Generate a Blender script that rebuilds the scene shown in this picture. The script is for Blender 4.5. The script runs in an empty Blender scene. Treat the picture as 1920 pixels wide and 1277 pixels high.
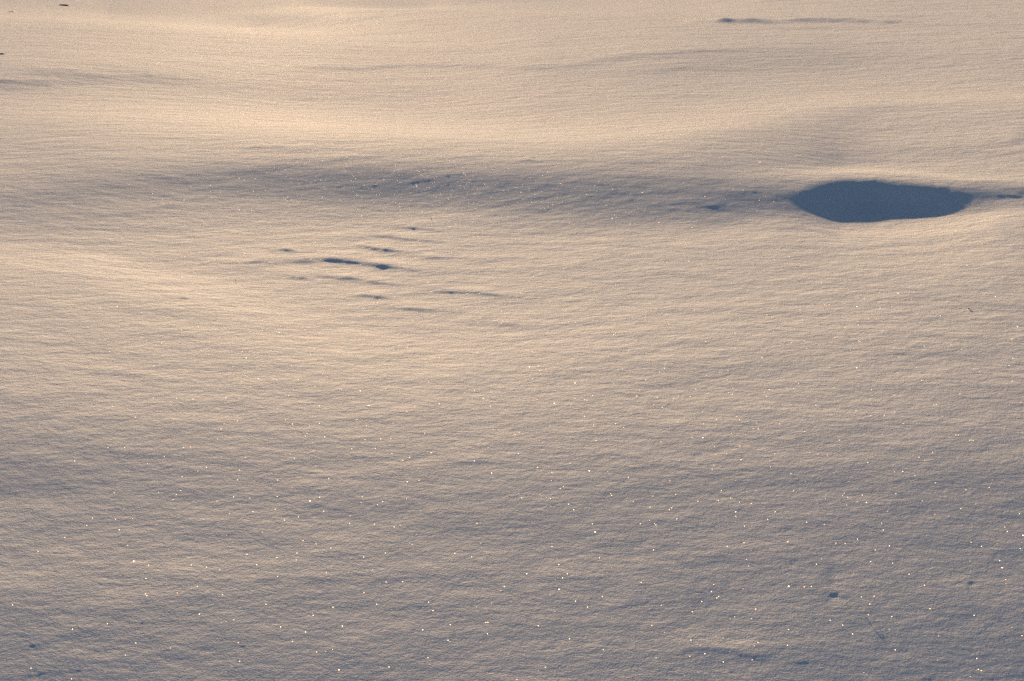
import bpy, math, numpy as np
from mathutils import Vector

# ------------------------------------------------------------------ camera, sky, sun, exposure
sc = bpy.context.scene
CAM_H, PITCH, HFOV = 1.6, math.radians(13.0), math.radians(30.0)
cam_d = bpy.data.cameras.new('camera')
cam = bpy.data.objects.new('camera', cam_d)
sc.collection.objects.link(cam)
cam.location = (0, 0, CAM_H)
cam.rotation_euler = (math.pi / 2 - PITCH, 0, 0)
cam_d.sensor_width = 36.0
cam_d.lens = 18.0 / math.tan(HFOV / 2)
cam_d.clip_start = 0.05
cam_d.clip_end = 10000
sc.camera = cam

SUN_EL, SUN_AZ = math.radians(8.0), math.radians(-7.0)      # azimuth from +Y, negative = left
world = bpy.data.worlds.new('World')
sc.world = world
world.use_nodes = True
wn = world.node_tree
bg = wn.nodes['Background']
sky = wn.nodes.new('ShaderNodeTexSky')
sky.sky_type = 'NISHITA'
sky.sun_disc = False
sky.sun_elevation = SUN_EL
sky.sun_rotation = SUN_AZ
sky.air_density = 0.6
sky.dust_density = 0.2
sky.ozone_density = 1.0
wn.links.new(sky.outputs[0], bg.inputs[0])
bg.inputs[1].default_value = 0.05

sun_d = bpy.data.lights.new('sun', 'SUN')
sun_d.energy = 5.0
sun_d.angle = math.radians(0.5)
sun_d.color = (1.0, 0.694, 0.395)
sun = bpy.data.objects.new('sun', sun_d)
sc.collection.objects.link(sun)
to_sun = Vector((math.sin(SUN_AZ) * math.cos(SUN_EL), math.cos(SUN_AZ) * math.cos(SUN_EL), math.sin(SUN_EL)))
sun.rotation_euler = to_sun.to_track_quat('Z', 'Y').to_euler()
sun.location = to_sun * 50

sc.view_settings.view_transform = 'Standard'
sc.view_settings.look = 'None'
sc.view_settings.gamma = 1.0
sc.view_settings.use_curve_mapping = False
sc.view_settings.exposure = 1.05
sc.cycles.use_denoising = False
sc.cycles.max_bounces = 4
sc.cycles.diffuse_bounces = 2
sc.cycles.sample_clamp_indirect = 3.0
sc.cycles.sample_clamp_direct = 3.0

# ------------------------------------------------------------------ the lie of the snow
F = 960.0 / math.tan(HFOV / 2)
SP, CP = math.sin(PITCH), math.cos(PITCH)


def survey(x, y, z):
    """where a ground point is seen (in the photograph's pixels); used to lay out drifts"""
    dz = z - CAM_H
    fw = np.maximum(y * CP - dz * SP, 0.05)
    up = y * SP + dz * CP
    u = np.clip(960 + F * x / fw, -500, 2420)
    v = np.clip(638.5 - F * up / fw, -90, 1600)
    return u, v


def radius(v):
    return CAM_H / np.tan(PITCH + np.arctan((v - 638.5) / F))


vf = np.linspace(1345, -25, 900)
r_f = radius(vf)
r_near = np.geomspace(0.04, r_f[0], 34)[:-1]
r_far = r_f[-1] * np.geomspace(1, 3000 / r_f[-1], 130)[1:]
R = np.concatenate([r_near, r_f, r_far])
tf = np.radians(np.linspace(-17.4, 17.4, 1160))
k = np.linspace(0, 1, 70)[1:]
tr = tf[-1] + (math.pi - tf[-1]) * k ** 2.2
T = np.concatenate([-tr[::-1], tf, tr])           # -pi .. pi, azimuth from +Y
NR, NT = len(R), len(T)
sT, cT = np.sin(T), np.cos(T)


def band(u, v, pts, sharp=2.0, edge=140.0):
    """a long sloping face: pts = (u, v, half-height up, half-height down, slope)"""
    p = np.array(pts, float)
    c = np.interp(u, p[:, 0], p[:, 1])
    wu = np.interp(u, p[:, 0], p[:, 2])
    wd = np.interp(u, p[:, 0], p[:, 3])
    a = np.interp(u, p[:, 0], p[:, 4])
    t = np.where(v < c, (c - v) / wu, (v - c) / wd)
    return a * np.exp(-t ** sharp)


def smooth_pts(p):
    return p


BANDS = [
    # the long lee face across the picture
    [(-200, 395, 50, 60, .040), (0, 385, 55, 60, .045), (180, 350, 42, 80, .066), (350, 332, 28, 72, .075), (520, 328, 30, 70, .095),
     (720, 338, 38, 70, .106), (900, 352, 46, 60, .110), (1100, 368, 54, 52, .116), (1300, 380, 58, 42, .110),
     (1450, 376, 40, 34, .098), (1600, 372, 25, 26, .06), (1800, 364, 20, 24, .062), (1920, 362, 16, 18, .085), (2300, 360, 16, 18, .085)],
    [(-200, 460, 25, 40, -.012), (0, 470, 20, 40, -.030), (150, 482, 18, 40, -.032), (300, 515, 22, 45, -.034), (420, 545, 30, 50, -.028),
     (600, 620, 60, 70, -.022), (800, 665, 60, 60, -.022), (1000, 640, 60, 60, -.014), (1300, 600, 60, 60, -.008), (1920, 560, 80, 60, .006)],
    # sunlit back above it
    [(-200, 200, 18, 30, -.008), (0, 205, 18, 30, -.012), (300, 215, 22, 30, -.026), (550, 228, 28, 26, -.040), (800, 245, 30, 25, -.048),
     (1000, 256, 32, 26, -.044), (1200, 250, 40, 26, -.036), (1350, 225, 40, 30, -.030), (1600, 185, 26, 20, -.022),
     (1920, 182, 16, 12, -.022), (2300, 182, 16, 12, -.02)],
    # dark hollow at upper left, thin lee streaks, dark patch upper right
    [(-200, 160, 22, 18, .050), (0, 160, 26, 16, .052), (120, 150, 22, 18, .048), (260, 145, 14, 20, .036), (420, 160, 20, 24, .024), (560, 172, 20, 22, .018),
     (700, 178, 16, 16, .012), (900, 176, 14, 14, .010), (1100, 140, 12, 16, .010), (1300, 122, 16, 18, .036), (1500, 112, 20, 22, .036),
     (1700, 108, 20, 26, .026), (1920, 112, 16, 22, .020), (2300, 112, 16, 20, .02)],
    [(540, 126, 3, 4, 0), (600, 127, 3, 5, .055), (680, 129, 3, 4, .045), (760, 122, 3, 4, .03), (900, 124, 3, 5, .035), (980, 127, 4, 6, .055),
     (1060, 124, 5, 10, .035), (1180, 104, 5, 12, .040), (1320, 95, 5, 10, .035), (1480, 92, 5, 8, .02), (1560, 90, 5, 8, 0)],
    # far crests: bright sunlit backs with darker faces between
    [(-200, 22, 6, 12, -.016), (0, 28, 7, 12, -.026), (200, 36, 7, 12, -.032), (400, 48, 7, 13, -.034), (560, 60, 8, 12, -.032),
     (700, 72, 10, 12, -.020), (900, 86, 10, 10, -.006), (1000, 90, 10, 10, 0)],
    [(-200, 6, 8, 7, .020), (0, 6, 9, 8, .024), (200, 9, 7, 10, .018), (350, 18, 6, 12, .020), (500, 30, 7, 11, .030), (650, 34, 8, 12, .034),
     (800, 40, 7, 12, .020), (1000, 50, 8, 10, .006), (1100, 60, 8, 10, 0)],
    [(250, -8, 6, 6, -.01), (450, -2, 6, 6, -.024), (650, 6, 5, 7, -.030), (850, 14, 5, 8, -.030), (1050, 20, 6, 9, -.026), (1300, 24, 8, 9, -.022),
     (1450, 22, 7, 9, -.012), (1600, 20, 6, 9, -.006), (2300, 20, 6, 9, 0)],
    [(600, -4, 5, 4, 0), (1000, -1, 5, 4, .02), (1200, 0, 5, 5, .03), (1400, 2, 5, 5, .012), (1700, 10, 4, 5, .02), (1920, 12, 4, 5, .01), (2300, 12, 4, 5, .01)],
    [(1300, 46, 3, 3, 0), (1475, 40, 4, 4, .02), (1600, 41, 4, 5, .025), (1700, 45, 3, 5, .02), (1800, 48, 4, 6, .015), (1920, 50, 4, 8, .012)],
    # broad darkening of the foreground
    [(-200, 860, 110, 130, .030), (0, 850, 110, 130, .030), (300, 870, 100, 140, .024), (600, 900, 120, 160, .018), (900, 960, 130, 160, .018),
     (1200, 930, 150, 200, .018), (1500, 930, 170, 220, .020), (1750, 960, 220, 240, .019), (1920, 980, 240, 240, .017), (2300, 980, 240, 240, .012)],
    [(-200, 1180, 120, 300, .018), (600, 1180, 120, 300, .014), (1200, 1200, 120, 300, .012), (1920, 1230, 60, 300, .012)],
    [(-200, 1075, 30, 30, -.004), (200, 1100, 40, 30, -.014), (600, 1060, 40, 40, -.004), (1000, 1080, 40, 40, 0), (1300, 1010, 40, 40, 0)],
    # gentle steps on the right
    [(1500, 640, 12, 20, 0), (1650, 655, 10, 16, .016), (1800, 658, 8, 16, .024), (1920, 662, 8, 14, .024), (2300, 662, 10, 14, .024)],
    [(1000, 700, 20, 30, 0), (1200, 690, 20, 24, .012), (1450, 700, 20, 24, .012), (1700, 720, 20, 40, .010), (2300, 740, 20, 40, .012)],
    [(900, 480, 20, 20, 0), (1000, 470, 20, 20, -.006), (1300, 450, 14, 20, -.010), (1600, 425, 8, 16, -.024), (1750, 410, 8, 16, -.026), (1920, 398, 8, 14, -.020), (2300, 398, 8, 14, -.02)],
    [(1300, 330, 20, 12, 0), (1420, 328, 16, 10, -.016), (1520, 322, 12, 8, -.030), (1580, 320, 11, 8, -.05), (1650, 322, 10, 8, -.05), (1720, 329, 9, 7, -.048),
     (1820, 336, 9, 7, -.045), (1920, 338, 8, 7, -.03), (2300, 340, 8, 7, -.02)],
    [(1150, 300, 14, 16, .0), (1400, 302, 14, 16, .008), (1650, 298, 12, 14, .010), (1920, 290, 12, 14, .012), (2300, 290, 14, 14, .012)],
]
# short wind-cut steps: (u, v, half-length, half-height, slope, tilt px per px)
DASH = [
    (1356, 42, 30, 1.6, .26, .01), (1400, 43, 40, 1.6, .30, .02), (1500, 40, 50, 1.6, .22, 0), (1575, 40.5, 40, 1.6, .22, .02), (1655, 43.5, 36, 1.6, .20, .01),
    # the fan of wind-cut ripples
    (535, 471, 24, 2.6, .14, .05), (715, 470, 30, 3.4, .16, .12), (655, 480, 28, 2.4, .08, .05), (575, 493, 44, 3.8, .06, -.07), (636, 491, 34, 3.2, .06, .10), (716, 502, 42, 4, .18, .10),
    (812, 484, 36, 2.4, .05, .03), (560, 523, 14, 2.6, .14, .12), (640, 524, 32, 2.8, .10, .07), (715, 533, 26, 2.6, .06, .05), (755, 449, 44, 2.4, .09, .09),
    (775, 430, 28, 2.2, .08, .09), (665, 446, 20, 2.0, .06, .05), (702, 559, 20, 3, .15, .08), (770, 581, 46, 3.4, .06, .08), (850, 549, 36, 2.6, .05, .04),
    (925, 555, 40, 2.8, .08, .07), (940, 610, 50, 5, .03, .08), (480, 493, 36, 3, .05, -.03),
    (340, 559, 16, 2.5, .09, .05), (225, 668, 20, 2.5, .05, .03),
    (1530, 431, 44, 3.5, .09, .06), (1460, 428, 40, 3, .05, .03), (1705, 470, 44, 3, .08, .0), (1650, 448, 60, 3, .03, .02), (1300, 467, 90, 3.5, .055, -.01),
    (1140, 460, 34, 3, .05, .08), (1000, 492, 30, 2.5, .05, .04), (1095, 503, 40, 2.5, .05, .1), (1820, 442, 80, 4, .035, 0),
    (1380, 583, 44, 4, .055, .02), (1390, 578, 20, 2.5, .06, -.1), (1225, 608, 24, 2.5, .06, .08), (1300, 621, 34, 3, .075, .05), (1060, 581, 30, 2.5, .04, 0),
    (1155, 632, 30, 3, .05, .0), (1740, 628, 60, 4, .045, .04), (1690, 621, 36, 3, .05, -.12), (1840, 575, 40, 3, .03, 0),
    (1770, 283, 70, 6, .045, .02), (1895, 268, 40, 6, .050, -.1), (1560, 245, 100, 4, .02, 0), (1660, 201, 80, 4, .03, -.03), (1370, 205, 60, 3, .03, 0),
    (1340, 182, 40, 3, .035, .04), (1640, 161, 24, 2, .04, 0), (1860, 128, 60, 3, .045, 0), (1050, 228, 50, 2.5, .035, .02), (950, 38, 20, 1.5, .04, 0),
    (1340, 390, 26, 3, .03, 0), (485, 320, 40, 5, .02, -.15),
    (530, 278, 30, 2.5, .09, -.05), (490, 276, 22, 2.5, .07, -.1), (570, 282, 24, 2.5, .08, -.05), (705, 287, 20, 2.5, .09, -.05), (800, 279, 16, 2, .08, 0),
    (990, 303, 12, 2.5, .11, 0), (640, 300, 40, 3, .06, -.08), (860, 296, 30, 2.5, .06, 0), (1190, 307, 30, 3, .05, 0),
    (80, 132, 40, 3, .07, .03), (130, 141, 50, 2.5, .07, .03), (20, 157, 50, 4, .07, .02), (75, 154, 20, 2, .08, 0), (250, 134, 30, 2, .06, .03), (280, 141, 16, 2, .07, .05),
    (325, 147, 20, 2, .08, .05), (210, 122, 50, 4, .03, .05), (230, 402, 26, 3, .04, 0), (290, 392, 40, 3, .04, -.05), (115, 408, 30, 3, .05, 0),
    (1350, 1222, 60, 7, .035, .10), (1395, 1232, 40, 6, .03, .2),
    (180, 1080, 60, 9, .04, -.05), (60, 1265, 60, 9, .03, -.1), (530, 1090, 50, 8, .03, 0), (400, 1090, 90, 9, .03, 0), (1450, 1050, 90, 12, .02, 0),
    (860, 870, 34, 6, .05, 0), (560, 768, 60, 6, .03, .05), (190, 700, 50, 5, .05, .05), (240, 705, 30, 4, .04, .05), (310, 690, 30, 2, .04, 0),
]
GLOW = [  # short bright backs (sun-facing): u, v, half-length, half-height, slope
    (820, 405, 120, 9, -.035), (700, 458, 60, 5, -.035), (560, 481, 60, 4, -.035), (730, 494, 50, 4, -.05), (560, 508, 50, 4, -.02), (640, 512, 70, 5, -.02),
    (690, 428, 60, 5, -.02), (790, 440, 50, 4, -.03), (1340, 1207, 70, 7, -.05), (1380, 1216, 40, 6, -.035), (1320, 390, 0.1, 1, 0),
    (690, 545, 90, 5, -.02), (820, 565, 90, 5, -.02), (1560, 1100, 14, 6, -.05), (470, 470, 70, 5, -.008),
]


def base_slope(u, v):
    s = np.interp(v, [-90, 40, 300, 500, 700, 900, 1277, 1600], [-.034, -.026, .004, .010, .022, .066, .094, .0])
    s = s + np.interp(u, [0, 900, 1500, 1920], [0, 0, .006, .010]) + np.interp(u, [1000, 1920], [0, .008]) * np.interp(v, [650, 950], [0, 1])
    for b in BANDS:
        e = band(u, v, b)
        s = s + e * np.where(e < 0, 1.6, 1.24) * np.where(e < 0, np.interp(v, [0, 70, 130], [.55, .75, 1]), np.interp(v, [0, 70, 130], [.4, .6, 1]))
    for (cu, cv, w, h, a) in GLOW:
        s = s + a * np.exp(-((u - cu) / w) ** 2 - ((v - cv) / h) ** 2)
    # slope eased off below the sun's height, keeping lee faces out of solid shadow
    return np.where(s > .09, .09 + .045 * np.tanh((s - .09) / .045), s)


def lateral(a, n):
    b = np.pad(a, n, mode='edge')
    for m in (n, n // 2 * 2 + 1):
        c = np.cumsum(np.concatenate([[0], b]))
        b2 = (c[m:] - c[:-m]) / m
        b = np.pad(b2, m // 2, mode='edge')
    return b[n:-n]


fine = slice(len(tr), len(tr) + len(tf))
H = np.zeros((NR, NT))
front = np.clip((np.cos(T) - .5) / .4, 0, 1)
h = np.zeros(NT)
V_at = np.zeros((NR, NT)); U_at = np.zeros((NR, NT))
i0 = len(r_near)
for i in range(i0, NR):
    u, v = survey(R[i] * sT, R[i] * cT, h)
    U_at[i], V_at[i] = u, v
    dr = R[i] - R[i - 1]
    if R[i] < 45:
        s = base_slope(u, v)
        s = s * front
        h = h + s * dr
        # drifts spread sideways with distance
        kk = 0.35
        hp = h.copy()
        hp[1:-1] = h[1:-1] + kk * (h[2:] - 2 * h[1:-1] + h[:-2])
        h = hp
        # narrow steps die away behind themselves, wide ones slowly
        for wide, life in ((21, 14.0), (81, 60.0)):
            hf = h[fine]
            lo = lateral(hf, wide)
            h[fine] = lo + (hf - lo) * math.exp(-1.0 / life)
    else:
        h = h * math.exp(-dr / 400.0)
    H[i] = h

X = R[:, None] * sT[None, :]
Y = R[:, None] * cT[None, :]


def ground_at(px, py):
    """ground point (x, y, z) of the smooth drifts seen at a photo pixel"""
    d = (U_at - px) ** 2 + (V_at - py) ** 2 * 4
    d[:i0] = 1e12
    j = np.unravel_index(np.argmin(d), d.shape)
    return X[j], Y[j], H[j]


# the scooped hollow under the crest on the right
hx = np.array([1452, 1490, 1530, 1580, 1640, 1700, 1760, 1820, 1870, 1925])
hv = np.array([362, 352, 341, 336, 337, 344, 351, 357, 360, 360])      # lip line
ha = np.array([0.0, .05, .27, .74, 1.0, .97, .76, .46, .16, .0])         # depth of the scoop along it
lip = [ground_at(a, b) for a, b in zip(hx, hv)]
lr = np.array([math.hypot(p[0], p[1]) for p in lip]); lt = np.array([math.atan2(p[0], p[1]) for p in lip])
o = np.argsort(lt)


def smooth1(a, n):
    kern = np.hanning(n + 2)[1:-1]; kern /= kern.sum()
    return np.convolve(np.pad(a, n // 2, mode='edge'), kern, mode='valid')[:len(a)]


lip_r = smooth1(np.interp(T, lt[o], lr[o]), 41)
lip_a = smooth1(np.interp(T, lt[o], ha[o], left=0, right=0), 31)
t = R[:, None] - lip_r[None, :]
DEEP, FACE, RUN = 0.060, 0.46, 2.2
fall = np.clip(-t / FACE, 0, 1); fall = fall * fall * (3 - 2 * fall)
rec = np.clip((-t - FACE) / (RUN - FACE), 0, 1); rec = rec * rec * (3 - 2 * rec)
dig = -fall * (1 - rec) * 0.75 + np.exp(-(np.maximum(t, 0) / .38) ** 2) * (1 - fall) * .42
dig = np.where(t < 0, -fall * (1 - rec) * .75 + .25 * (1 - fall), .25 * np.exp(-(np.maximum(t, 0) / .45) ** 2))
H += DEEP * lip_a[None, :] * dig

# wind-cut steps: a short steep lee face with a long gentle back
wrp = np.random.default_rng(5)


def step(cu, cv, w, hh, a, tl, raw=False):
    rows = np.where((V_at[:, NT // 2] < cv + 6 * hh + abs(tl) * w * 2 + 12) & (V_at[:, NT // 2] > cv - 12 * hh - abs(tl) * w * 2 - 12) & (R > r_near[-1]) & (R < 60))[0]
    if not len(rows):
        return
    rr = slice(rows[0], rows[-1] + 1)
    um = U_at[rows[len(rows) // 2]]
    cols = np.where((um > cu - 2.6 * w - 10) & (um < cu + 2.6 * w + 10) & (np.abs(T) < .5))[0]
    if not len(cols):
        return
    cc = slice(cols[0], cols[-1] + 1)
    u, v = U_at[rr, cc], V_at[rr, cc]
    ph = wrp.uniform(0, 6.28, 4)
    w *= 1.6
    du = (u - cu) / w
    wob = hh * (.30 * np.sin(du * 1.9 + ph[0]) + .16 * np.sin(du * 4.7 + ph[1]))
    tt = -(v - cv - (u - cu) * tl + wob) / hh - .7        # grows away from the viewer
    r0 = CAM_H / math.tan(PITCH + math.atan((cv - 638.5) / F))
    hm = hh * (r0 * r0 + CAM_H ** 2) / (CAM_H * F)
    g = np.exp(-np.abs(du) ** 1.5) * (1 + .18 * np.sin(du * 6 + ph[3]))
    prof = np.where(tt < 0, np.exp(-tt ** 2), np.exp(-(tt / 3.2) ** 2))
    a = a if raw else min(.07 + a * .85, .175) if 420 < cv < 640 and cu < 1000 else a * .6
    STEPS[rr, cc] += a * hm * .95 * g * prof


STEPS = np.zeros_like(H)
for d_ in DASH:
    step(*d_)
# countless little wind-cut lips, most of them on the lee face and in the foreground
gr = np.random.default_rng(21)
for _ in range(900):
    cu = gr.uniform(-60, 1980)
    if gr.random() < .34:
        cv = np.interp(cu, [0, 450, 900, 1300, 1920], [370, 325, 350, 372, 362]) + gr.normal(0, 26)
        a_ = gr.uniform(.005, .020)
    else:
        cv = 60 + 1250 * gr.random() ** .8
        a_ = gr.uniform(.008, .034) * np.interp(cv, [500, 900, 1300], [1, .75, .5])
    big = gr.random() ** 2
    step(cu, cv, (5 + 13 * big) * (.7 + cv / 1500), (1.0 + 1.1 * big) * (.75 + cv / 800), a_, gr.normal(-.04 if cu < 1300 else .0, .06), True)
H += STEPS
# small pits: (u, v, half-width, half-height, wall slope)
for (cu, cv, w, hh, a) in [(1565, 1119, 10, 4.5, .12), (1821, 1096, 5, 3, .11)]:
    rows = np.where((V_at[:, NT // 2] < cv + 60) & (V_at[:, NT // 2] > cv - 60) & (R > r_near[-1]) & (R < 60))[0]
    rr = slice(rows[0], rows[-1] + 1)
    r0 = CAM_H / math.tan(PITCH + math.atan((cv - 638.5) / F))
    hm = hh * (r0 * r0 + CAM_H ** 2) / (CAM_H * F)
    H[rr] -= a * hm * .62 * np.exp(-np.abs((U_at[rr] - cu) / w) ** 2 - ((V_at[rr] - cv + .06 * (U_at[rr] - cu)) / hh) ** 2)

# ------------------------------------------------------------------ wind texture, octave by octave
rng = np.random.default_rng(7)


def tile(n, per, stretch, seed, bw=.32):
    """periodic band-limited noise with unit slope along y; per = wavelengths per tile"""
    g = np.random.default_rng(seed)
    w = np.fft.rfft2(g.standard_normal((n, n)))
    fy = np.fft.fftfreq(n)[:, None] * n
    fx = np.fft.rfftfreq(n)[None, :] * n
    fr = np.sqrt((fx * stretch) ** 2 + fy ** 2) + 1e-6
    w *= np.exp(-(np.log(fr / per) / bw) ** 2 / 2) / np.sqrt(fr)
    a = np.fft.irfft2(w, s=(n, n))
    a /= np.sqrt(np.mean(a ** 2))
    return a


def sample(a, x, y):
    n = a.shape[0]
    x = np.mod(x, 1.0) * n; y = np.mod(y, 1.0) * n
    ix = x.astype(np.int32); iy = y.astype(np.int32)
    fx = (x - ix).astype(np.float32); fy = (y - iy).astype(np.float32)
    fx = fx * fx * (3 - 2 * fx) * .35 + fx * .65; fy = fy * fy * (3 - 2 * fy) * .35 + fy * .65
    ix %= n; iy %= n
    jx = (ix + 1) % n; jy = (iy + 1) % n
    return (a[iy, ix] * (1 - fx) + a[iy, jx] * fx) * (1 - fy) + (a[jy, ix] * (1 - fx) + a[jy, jx] * fx) * fy


dR = np.gradient(R)[:, None]
dT = np.gradient(T)[None, :]
lat = R[:, None] * dT
# patchiness: where the surface is wind-polished and where it is pitted
pa = tile(512, 12, 2.2, 91, .6)
pb = tile(512, 14, 2.6, 92, .6)
patch = sample(pa, X / 31.0 + .13, Y / 31.0 + .4) * .6 + sample(pb, X / 7.3 + .5, Y / 7.3 + .2) * .6
patch = np.exp(.10 * patch)
rough_v = np.interp(V_at, [-90, 60, 330, 440, 600, 800, 1000, 1600], [.95, .9, .30, .9, .8, .9, .6, .5])
# glossy wind-packed backs are smoother
polish = np.clip(1 - 1.0 * np.exp(-((V_at - (455 + .17 * U_at)) / 70) ** 2) * (U_at < 900) * .35, .4, 1)
inside = (V_at > 0) * 1.0
AMP = patch * rough_v * polish
#        wavelength  slope  stretch  angle
GRAIN = .018
OCT = [(2.6, .8, 2.0, -3), (1.3, .8, 2.0, 4), (.66, .9, 1.8, -4), (.34, 1, 1.6, 5), (.17, 1, 1.4, 9), (.085, 1, 1.35, 3),
       (.043, 1, 1.3, 11), (.022, 1, 1.2, 4), (.0115, 1, 1.1, 8)]
DH = np.zeros_like(H)
for q, (lam, slp, st, ang) in enumerate(OCT):
    n, per = (1024, 90) if lam > .03 else (2048, 180)
    a = tile(n, per, st, 100 + q).astype(np.float32)
    size = lam * per
    c, s_ = math.cos(math.radians(ang)), math.sin(math.radians(ang))
    wx = .10 * lam * 6 * np.sin(Y / (lam * 23) + q)
    gx = (c * X + s_ * Y + wx) / size + .37 * q
    gy = (-s_ * X + c * Y) / size + .61 * q
    m = sample(a, gx, gy)
    # crests sharper on the lee side
    m = m - .18 * (m * m - 1)
    w1 = np.clip(lam / (dR * 1.15) - .55, 0, 1)
    w2 = np.clip(lam * st / (lat * 2.0) - .6, 0, 1)
    npx = lam * CAM_H * F / (R[:, None] ** 2 + CAM_H ** 2)     # near the viewer only the fine grain is rough
    w1 = w1 * (GRAIN / (1 + (npx / 6.5) ** 1.8) + .0022)
    DH += m * (slp * lam / (2 * math.pi)) * 1.35 * w1 * w2 * (AMP if lam < .5 else 1.0)
H += DH
H[:i0] *= np.clip((R[:i0, None] - .3) / 1.5, 0, 1)

# ------------------------------------------------------------------ mesh (one closed ring sheet round the viewer)
NTc = NT - 1                                   # last column meets the first
co = np.empty((NR * NTc + 1, 3), np.float32)
co[:-1, 0] = X[:, :NTc].ravel(); co[:-1, 1] = Y[:, :NTc].ravel(); co[:-1, 2] = H[:, :NTc].ravel()
co[-1] = (0, 0, float(H[0].mean()))
ii = np.arange(NR - 1)[:, None] * NTc
jj = np.arange(NTc)[None, :]
jn = (jj + 1) % NTc
quad = np.stack([ii + jj, ii + NTc + jj, ii + NTc + jn, ii + jn], -1).reshape(-1, 4)[:, ::-1]
tri = np.stack([np.full(NTc, NR * NTc), jj[0], jn[0]], -1)[:, ::-1]
loops = np.concatenate([quad.ravel(), tri.ravel()]).astype(np.int32)
starts = np.concatenate([np.arange(len(quad)) * 4, len(quad) * 4 + np.arange(len(tri)) * 3]).astype(np.int32)
me = bpy.data.meshes.new('snow_field')
me.vertices.add(len(co)); me.vertices.foreach_set('co', co.ravel())
me.loops.add(len(loops)); me.loops.foreach_set('vertex_index', loops)
me.polygons.add(len(starts)); me.polygons.foreach_set('loop_start', starts)
me.update(calc_edges=True)
me.polygons.foreach_set('use_smooth', np.ones(len(starts), bool))
if me.polygons[0].normal.z < 0:
    me.flip_normals()
snow = bpy.data.objects.new('snow_field', me)
sc.collection.objects.link(snow)
snow['kind'] = 'structure'
snow['label'] = 'wind-rippled snow field with a long shaded drift and sparkling crystals in low sun'

# ------------------------------------------------------------------ snow material
SHEEN = .029
mat = bpy.data.materials.new('snow'); mat.use_nodes = True
nt = mat.node_tree; N = nt.nodes; L = nt.links
N.clear()
out = N.new('ShaderNodeOutputMaterial')


def node(kind, **kw):
    n = N.new(kind)
    for k_, v_ in kw.items():
        setattr(n, k_, v_)
    return n


def math_n(op, a, b=None, c=None):
    n = node('ShaderNodeMath', operation=op)
    for k_, s_ in enumerate((a, b, c)):
        if s_ is None:
            continue
        if isinstance(s_, (int, float)):
            n.inputs[k_].default_value = s_
        else:
            L.new(s_, n.inputs[k_])
    return n.outputs[0]


geo = node('ShaderNodeNewGeometry')
pos = geo.outputs['Position']
# fine grain of the crystals below the mesh's own resolution
g1 = node('ShaderNodeTexNoise'); g1.inputs['Scale'].default_value = 230; g1.inputs['Detail'].default_value = 3; g1.inputs['Roughness'].default_value = .6
L.new(pos, g1.inputs['Vector'])
bump = node('ShaderNodeBump'); bump.inputs['Strength'].default_value = 1.0; bump.inputs['Distance'].default_value = .0032
L.new(g1.outputs['Fac'], bump.inputs['Height'])
# grain of whole clumps, from a few centimetres up, for the middle distance
g2 = node('ShaderNodeTexNoise'); g2.inputs['Scale'].default_value = 6; g2.inputs['Detail'].default_value = 7; g2.inputs['Roughness'].default_value = .66
squash = node('ShaderNodeMapping'); squash.inputs['Scale'].default_value = (.78, 1, 1); squash.inputs['Rotation'].default_value = (0, 0, .10)
L.new(pos, squash.inputs['Vector']); L.new(squash.outputs[0], g2.inputs['Vector'])
bump2 = node('ShaderNodeBump'); bump2.inputs['Strength'].default_value = 1.0; bump2.inputs['Distance'].default_value = .0215
L.new(g2.outputs['Fac'], bump2.inputs['Height']); L.new(bump.outputs[0], bump2.inputs['Normal'])
nrm = bump2.outputs[0]

pr = node('ShaderNodeBsdfDiffuse')
pr.inputs['Color'].default_value = (.88, .87, .862, 1)
pr.inputs['Roughness'].default_value = 0
L.new(nrm, pr.inputs['Normal'])
sheen = node('ShaderNodeBsdfAnisotropic')          # forward sheen of packed ice grains
sheen.inputs['Roughness'].default_value = .68
sheen.inputs['Color'].default_value = (1, 1, 1, 1)
L.new(nrm, sheen.inputs['Normal'])
mix0 = node('ShaderNodeMixShader'); mix0.inputs[0].default_value = SHEEN
L.new(pr.outputs[0], mix0.inputs[1]); L.new(sheen.outputs[0], mix0.inputs[2])

shader = mix0.outputs[0]


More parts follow.
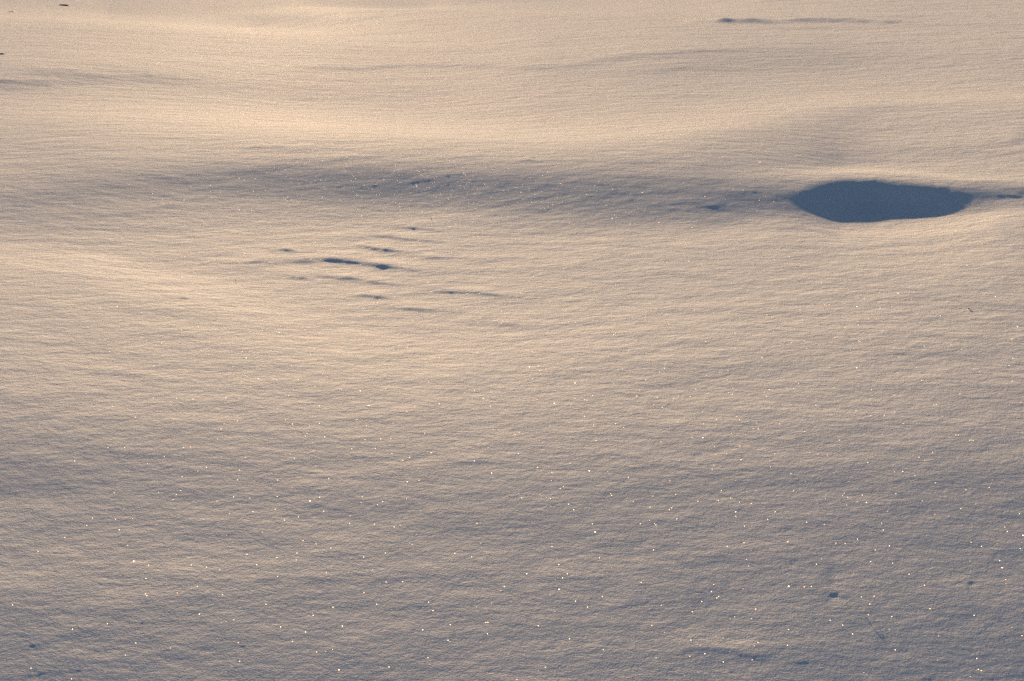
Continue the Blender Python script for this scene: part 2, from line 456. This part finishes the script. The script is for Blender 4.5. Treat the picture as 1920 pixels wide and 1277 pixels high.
def glints(scale, spread, rough, keep, seed, radius_):
    """flat crystal faces: every cell is a little mirror tilted its own way"""
    global shader
    off = node('ShaderNodeVectorMath', operation='ADD'); off.inputs[1].default_value = (seed * 3.17, seed * 1.3, 0)
    L.new(pos, off.inputs[0])
    flat = node('ShaderNodeVectorMath', operation='MULTIPLY'); flat.inputs[1].default_value = (1, 1, 0)
    L.new(off.outputs[0], flat.inputs[0])
    vo = node('ShaderNodeTexVoronoi', voronoi_dimensions='2D'); vo.inputs['Scale'].default_value = scale
    L.new(flat.outputs[0], vo.inputs['Vector'])
    cen = node('ShaderNodeVectorMath', operation='SUBTRACT'); cen.inputs[1].default_value = (.5, .5, .5)
    L.new(vo.outputs['Color'], cen.inputs[0])
    sc_ = node('ShaderNodeVectorMath', operation='MULTIPLY'); sc_.inputs[1].default_value = (spread, spread * .19, 0)
    L.new(cen.outputs[0], sc_.inputs[0])
    ad = node('ShaderNodeVectorMath', operation='ADD'); ad.inputs[1].default_value = (-.42, .14, 1)      # mean lean shaped to gather sun glints near and to the right
    L.new(sc_.outputs[0], ad.inputs[0])
    nm = node('ShaderNodeVectorMath', operation='NORMALIZE'); L.new(ad.outputs[0], nm.inputs[0])
    # refraction colours: mostly white and orange, a few blue
    wn_ = node('ShaderNodeTexWhiteNoise', noise_dimensions='3D'); L.new(vo.outputs['Color'], wn_.inputs['Vector'])
    ramp = node('ShaderNodeValToRGB'); cr = ramp.color_ramp; cr.interpolation = 'LINEAR'
    cr.elements[0].position = 0; cr.elements[0].color = (1, .42, .25, 1)
    cr.elements[1].position = 1; cr.elements[1].color = (.55, .85, 1, 1)
    for p_, c_ in ((.14, (1, .62, .4, 1)), (.3, (1, .9, .8, 1)), (.75, (1, 1, 1, 1)), (.88, (.8, 1, .95, 1))):
        e = cr.elements.new(p_); e.color = c_
    L.new(wn_.outputs['Value'], ramp.inputs[0])
    gl = node('ShaderNodeBsdfAnisotropic'); gl.inputs['Roughness'].default_value = rough
    L.new(ramp.outputs[0], gl.inputs['Color']); L.new(nm.outputs[0], gl.inputs['Normal'])
    sep = node('ShaderNodeSeparateXYZ'); L.new(vo.outputs['Color'], sep.inputs[0])
    small = math_n('LESS_THAN', vo.outputs['Distance'], radius_)
    pick = math_n('LESS_THAN', sep.outputs[2], keep)
    fac = math_n('MULTIPLY', small, pick)
    w2 = node('ShaderNodeTexWhiteNoise', noise_dimensions='1D'); L.new(math_n('MULTIPLY', wn_.outputs['Value'], 913.7), w2.inputs['W'])
    fac = math_n('MULTIPLY', fac, math_n('POWER', w2.outputs['Value'], 3.0))       # glint strength set per cell, many dim and few bright
    mx = node('ShaderNodeMixShader')
    L.new(fac, mx.inputs[0]); L.new(shader, mx.inputs[1]); L.new(gl.outputs[0], mx.inputs[2])
    shader = mx.outputs[0]


glints(430, 1.4, .09, .0055, 1, .38)
glints(190, 1.4, .08, .0022, 5, .28)
L.new(shader, out.inputs['Surface'])
me.materials.append(mat)


# ------------------------------------------------------------------ the few things lying on the snow
def flat_mat(name, col, rough=.7):
    m = bpy.data.materials.new(name); m.use_nodes = True
    b = m.node_tree.nodes['Principled BSDF']
    n = m.node_tree.nodes.new('ShaderNodeTexNoise'); n.inputs['Scale'].default_value = 900
    r = m.node_tree.nodes.new('ShaderNodeMix'); r.data_type = 'RGBA'
    r.inputs[6].default_value = (*[c * .7 for c in col], 1); r.inputs[7].default_value = (*[min(1, c * 1.25) for c in col], 1)
    m.node_tree.links.new(n.outputs['Fac'], r.inputs[0]); m.node_tree.links.new(r.outputs[2], b.inputs['Base Color'])
    b.inputs['Roughness'].default_value = rough
    return m


husk_m = flat_mat('dark_husk', (.035, .016, .014)); straw_m = flat_mat('pale_straw', (.75, .66, .46), .4); stem_m = flat_mat('brown_stem', (.10, .07, .05))


def surface_at(px, py):
    d = (U_at - px) ** 2 + (V_at - py) ** 2 * 4
    d[:i0] = 1e12
    j = np.unravel_index(np.argmin(d), d.shape)
    return Vector((X[j], Y[j], H[j]))


def tube(name, pts, rad, m, parent=None, sides=6, flatten=1.0):
    vs, fs = [], []
    pts = [Vector(p) for p in pts]
    for i_, p in enumerate(pts):
        d = (pts[min(i_ + 1, len(pts) - 1)] - pts[max(i_ - 1, 0)]).normalized()
        a = d.cross(Vector((0, 1, .15))).normalized() if abs(d.y) < .9 else d.cross(Vector((1, 0, 0))).normalized()
        b = d.cross(a)
        for s_ in range(sides):
            w = 2 * math.pi * s_ / sides
            vs.append(p + (a * math.cos(w) + b * math.sin(w) * flatten) * rad[i_])
    for i_ in range(len(pts) - 1):
        for s_ in range(sides):
            fs.append((i_ * sides + s_, i_ * sides + (s_ + 1) % sides, (i_ + 1) * sides + (s_ + 1) % sides, (i_ + 1) * sides + s_))
    fs.append(tuple(range(sides))[::-1]); fs.append(tuple((len(pts) - 1) * sides + s_ for s_ in range(sides)))
    mm = bpy.data.meshes.new(name); mm.from_pydata([tuple(v) for v in vs], [], fs); mm.update()
    mm.polygons.foreach_set('use_smooth', [True] * len(mm.polygons))
    mm.materials.append(m)
    ob = bpy.data.objects.new(name, mm); sc.collection.objects.link(ob)
    if parent is not None:
        ob.parent = parent
    return ob


def thing(name, loc, label, cat):
    e = bpy.data.objects.new(name, None); e.empty_display_size = .02
    sc.collection.objects.link(e); e.location = loc; e['label'] = label; e['category'] = cat
    return e


p = surface_at(1816, 581)
e_husk = e = thing('seed_husk', p, 'tiny dark brown seed husk with a short stalk lying on smooth snow at right', 'seed husk')
body = tube('husk', [(-.0075, 0, .0035), (-.005, 0, .0042), (-.001, 0, .0052), (.003, 0, .0048), (.0052, 0, .003)], [.0004, .0016, .0026, .0022, .0006], husk_m, e, 8)
tube('stalk', [(.004, 0, .0035), (.007, -.002, .0015), (.011, -.006, .0004), (.014, -.009, .0012)], [.0006, .0005, .0004, .0002], husk_m, e, 5)
e_husk.scale = (.62, .62, .62)
p = surface_at(441, 523)
s1 = tube('dry_straw', [(0, 0, -.004), (.0015, 0, .006), (.0035, 0, .012), (.005, 0, .0145), (.0085, 0, .0155)], [.0007, .0007, .0006, .0006, .0004], straw_m)
s1.location = p; s1['label'] = 'pale sunlit straw with a bent tip standing up from the bright snow at left'; s1['category'] = 'straw'
p = surface_at(1582, 622)
s2 = tube('dry_straw', [(0, 0, -.004), (-.001, 0, .005), (-.003, 0, .010), (-.0035, 0, .014)], [.0005, .0005, .0004, .0003], straw_m)
s2.location = p; s2['label'] = 'thin pale straight straw standing in snow, lower left of the dark seed husk'; s2['category'] = 'straw'
p = surface_at(1616, 1149)
s3 = tube('dry_straw', [(0, 0, .0005), (.003, .003, .0035), (.007, .008, .005), (.011, .012, .0055), (.0135, .014, .004)], [.0004, .0004, .0003, .0003, .0002], straw_m)
s3.location = p; s3['label'] = 'fine curved pale fibre lying on the sparkling foreground snow at lower right'; s3['category'] = 'straw'
p = surface_at(808, 411)
s4 = tube('grass_tip', [(.0008, 0, -.004), (0, 0, .004), (-.002, 0, .009), (-.004, 0, .012)], [.0009, .0008, .0006, .0003], stem_m)
s4.location = p; s4['label'] = 'tiny brown grass tip poking out of snow just below the shaded drift'; s4['category'] = 'grass tip'
tl_ = straw_m.node_tree
tr_ = tl_.nodes.new('ShaderNodeBsdfTranslucent'); tr_.inputs['Color'].default_value = (.95, .85, .6, 1)
mx_ = tl_.nodes.new('ShaderNodeMixShader'); mx_.inputs[0].default_value = .6
tl_.links.new(tl_.nodes['Principled BSDF'].outputs[0], mx_.inputs[1]); tl_.links.new(tr_.outputs[0], mx_.inputs[2])
tl_.links.new(mx_.outputs[0], tl_.nodes['Material Output'].inputs['Surface'])
for o_ in (s1, s2, s3):
    o_['group'] = 'pale bits of straw on the snow'


def scrap(px, py, half, depth, thick, seed, label):
    g = np.random.default_rng(seed)
    p0 = surface_at(px, py)
    n = 14
    ang = np.linspace(0, 2 * math.pi, n, endpoint=False)
    rad = 1 + .16 * g.standard_normal(n)
    vs = []
    for z, f in ((-.3, .75), (.15, 1.0), (.62, .8), (.95, .38)):
        for k_ in range(n):
            vs.append((half * f * rad[k_] * math.cos(ang[k_]), depth * f * rad[k_] * math.sin(ang[k_]), thick * (z + .1 * g.standard_normal())))
    vs.append((0, 0, thick))
    fs = [(a * n + b, a * n + (b + 1) % n, (a + 1) * n + (b + 1) % n, (a + 1) * n + b) for a in range(3) for b in range(n)]
    fs += [(3 * n + b, 3 * n + (b + 1) % n, 4 * n) for b in range(n)] + [tuple(range(n))[::-1]]
    mm = bpy.data.meshes.new('bark_scrap'); mm.from_pydata(vs, [], fs); mm.update()
    mm.polygons.foreach_set('use_smooth', [True] * len(mm.polygons)); mm.materials.append(husk_m if seed == 3 else stem_m)
    ob = bpy.data.objects.new('bark_scrap', mm); sc.collection.objects.link(ob)
    ob.location = p0; ob['label'] = label; ob['category'] = 'bark scrap'; ob['group'] = 'dark scraps on the far snow'


scrap(118, 9, .105, .06, .026, 3, 'dark flat scrap of bark on the far snow, rightmost of three at upper left')
scrap(20, 18, .085, .05, .011, 4, 'thin brownish scrap of bark half sunk in far snow near the top left corner')
scrap(3, 102, .030, .025, .009, 5, 'small dark scrap of bark at the left edge, nearest of the three')
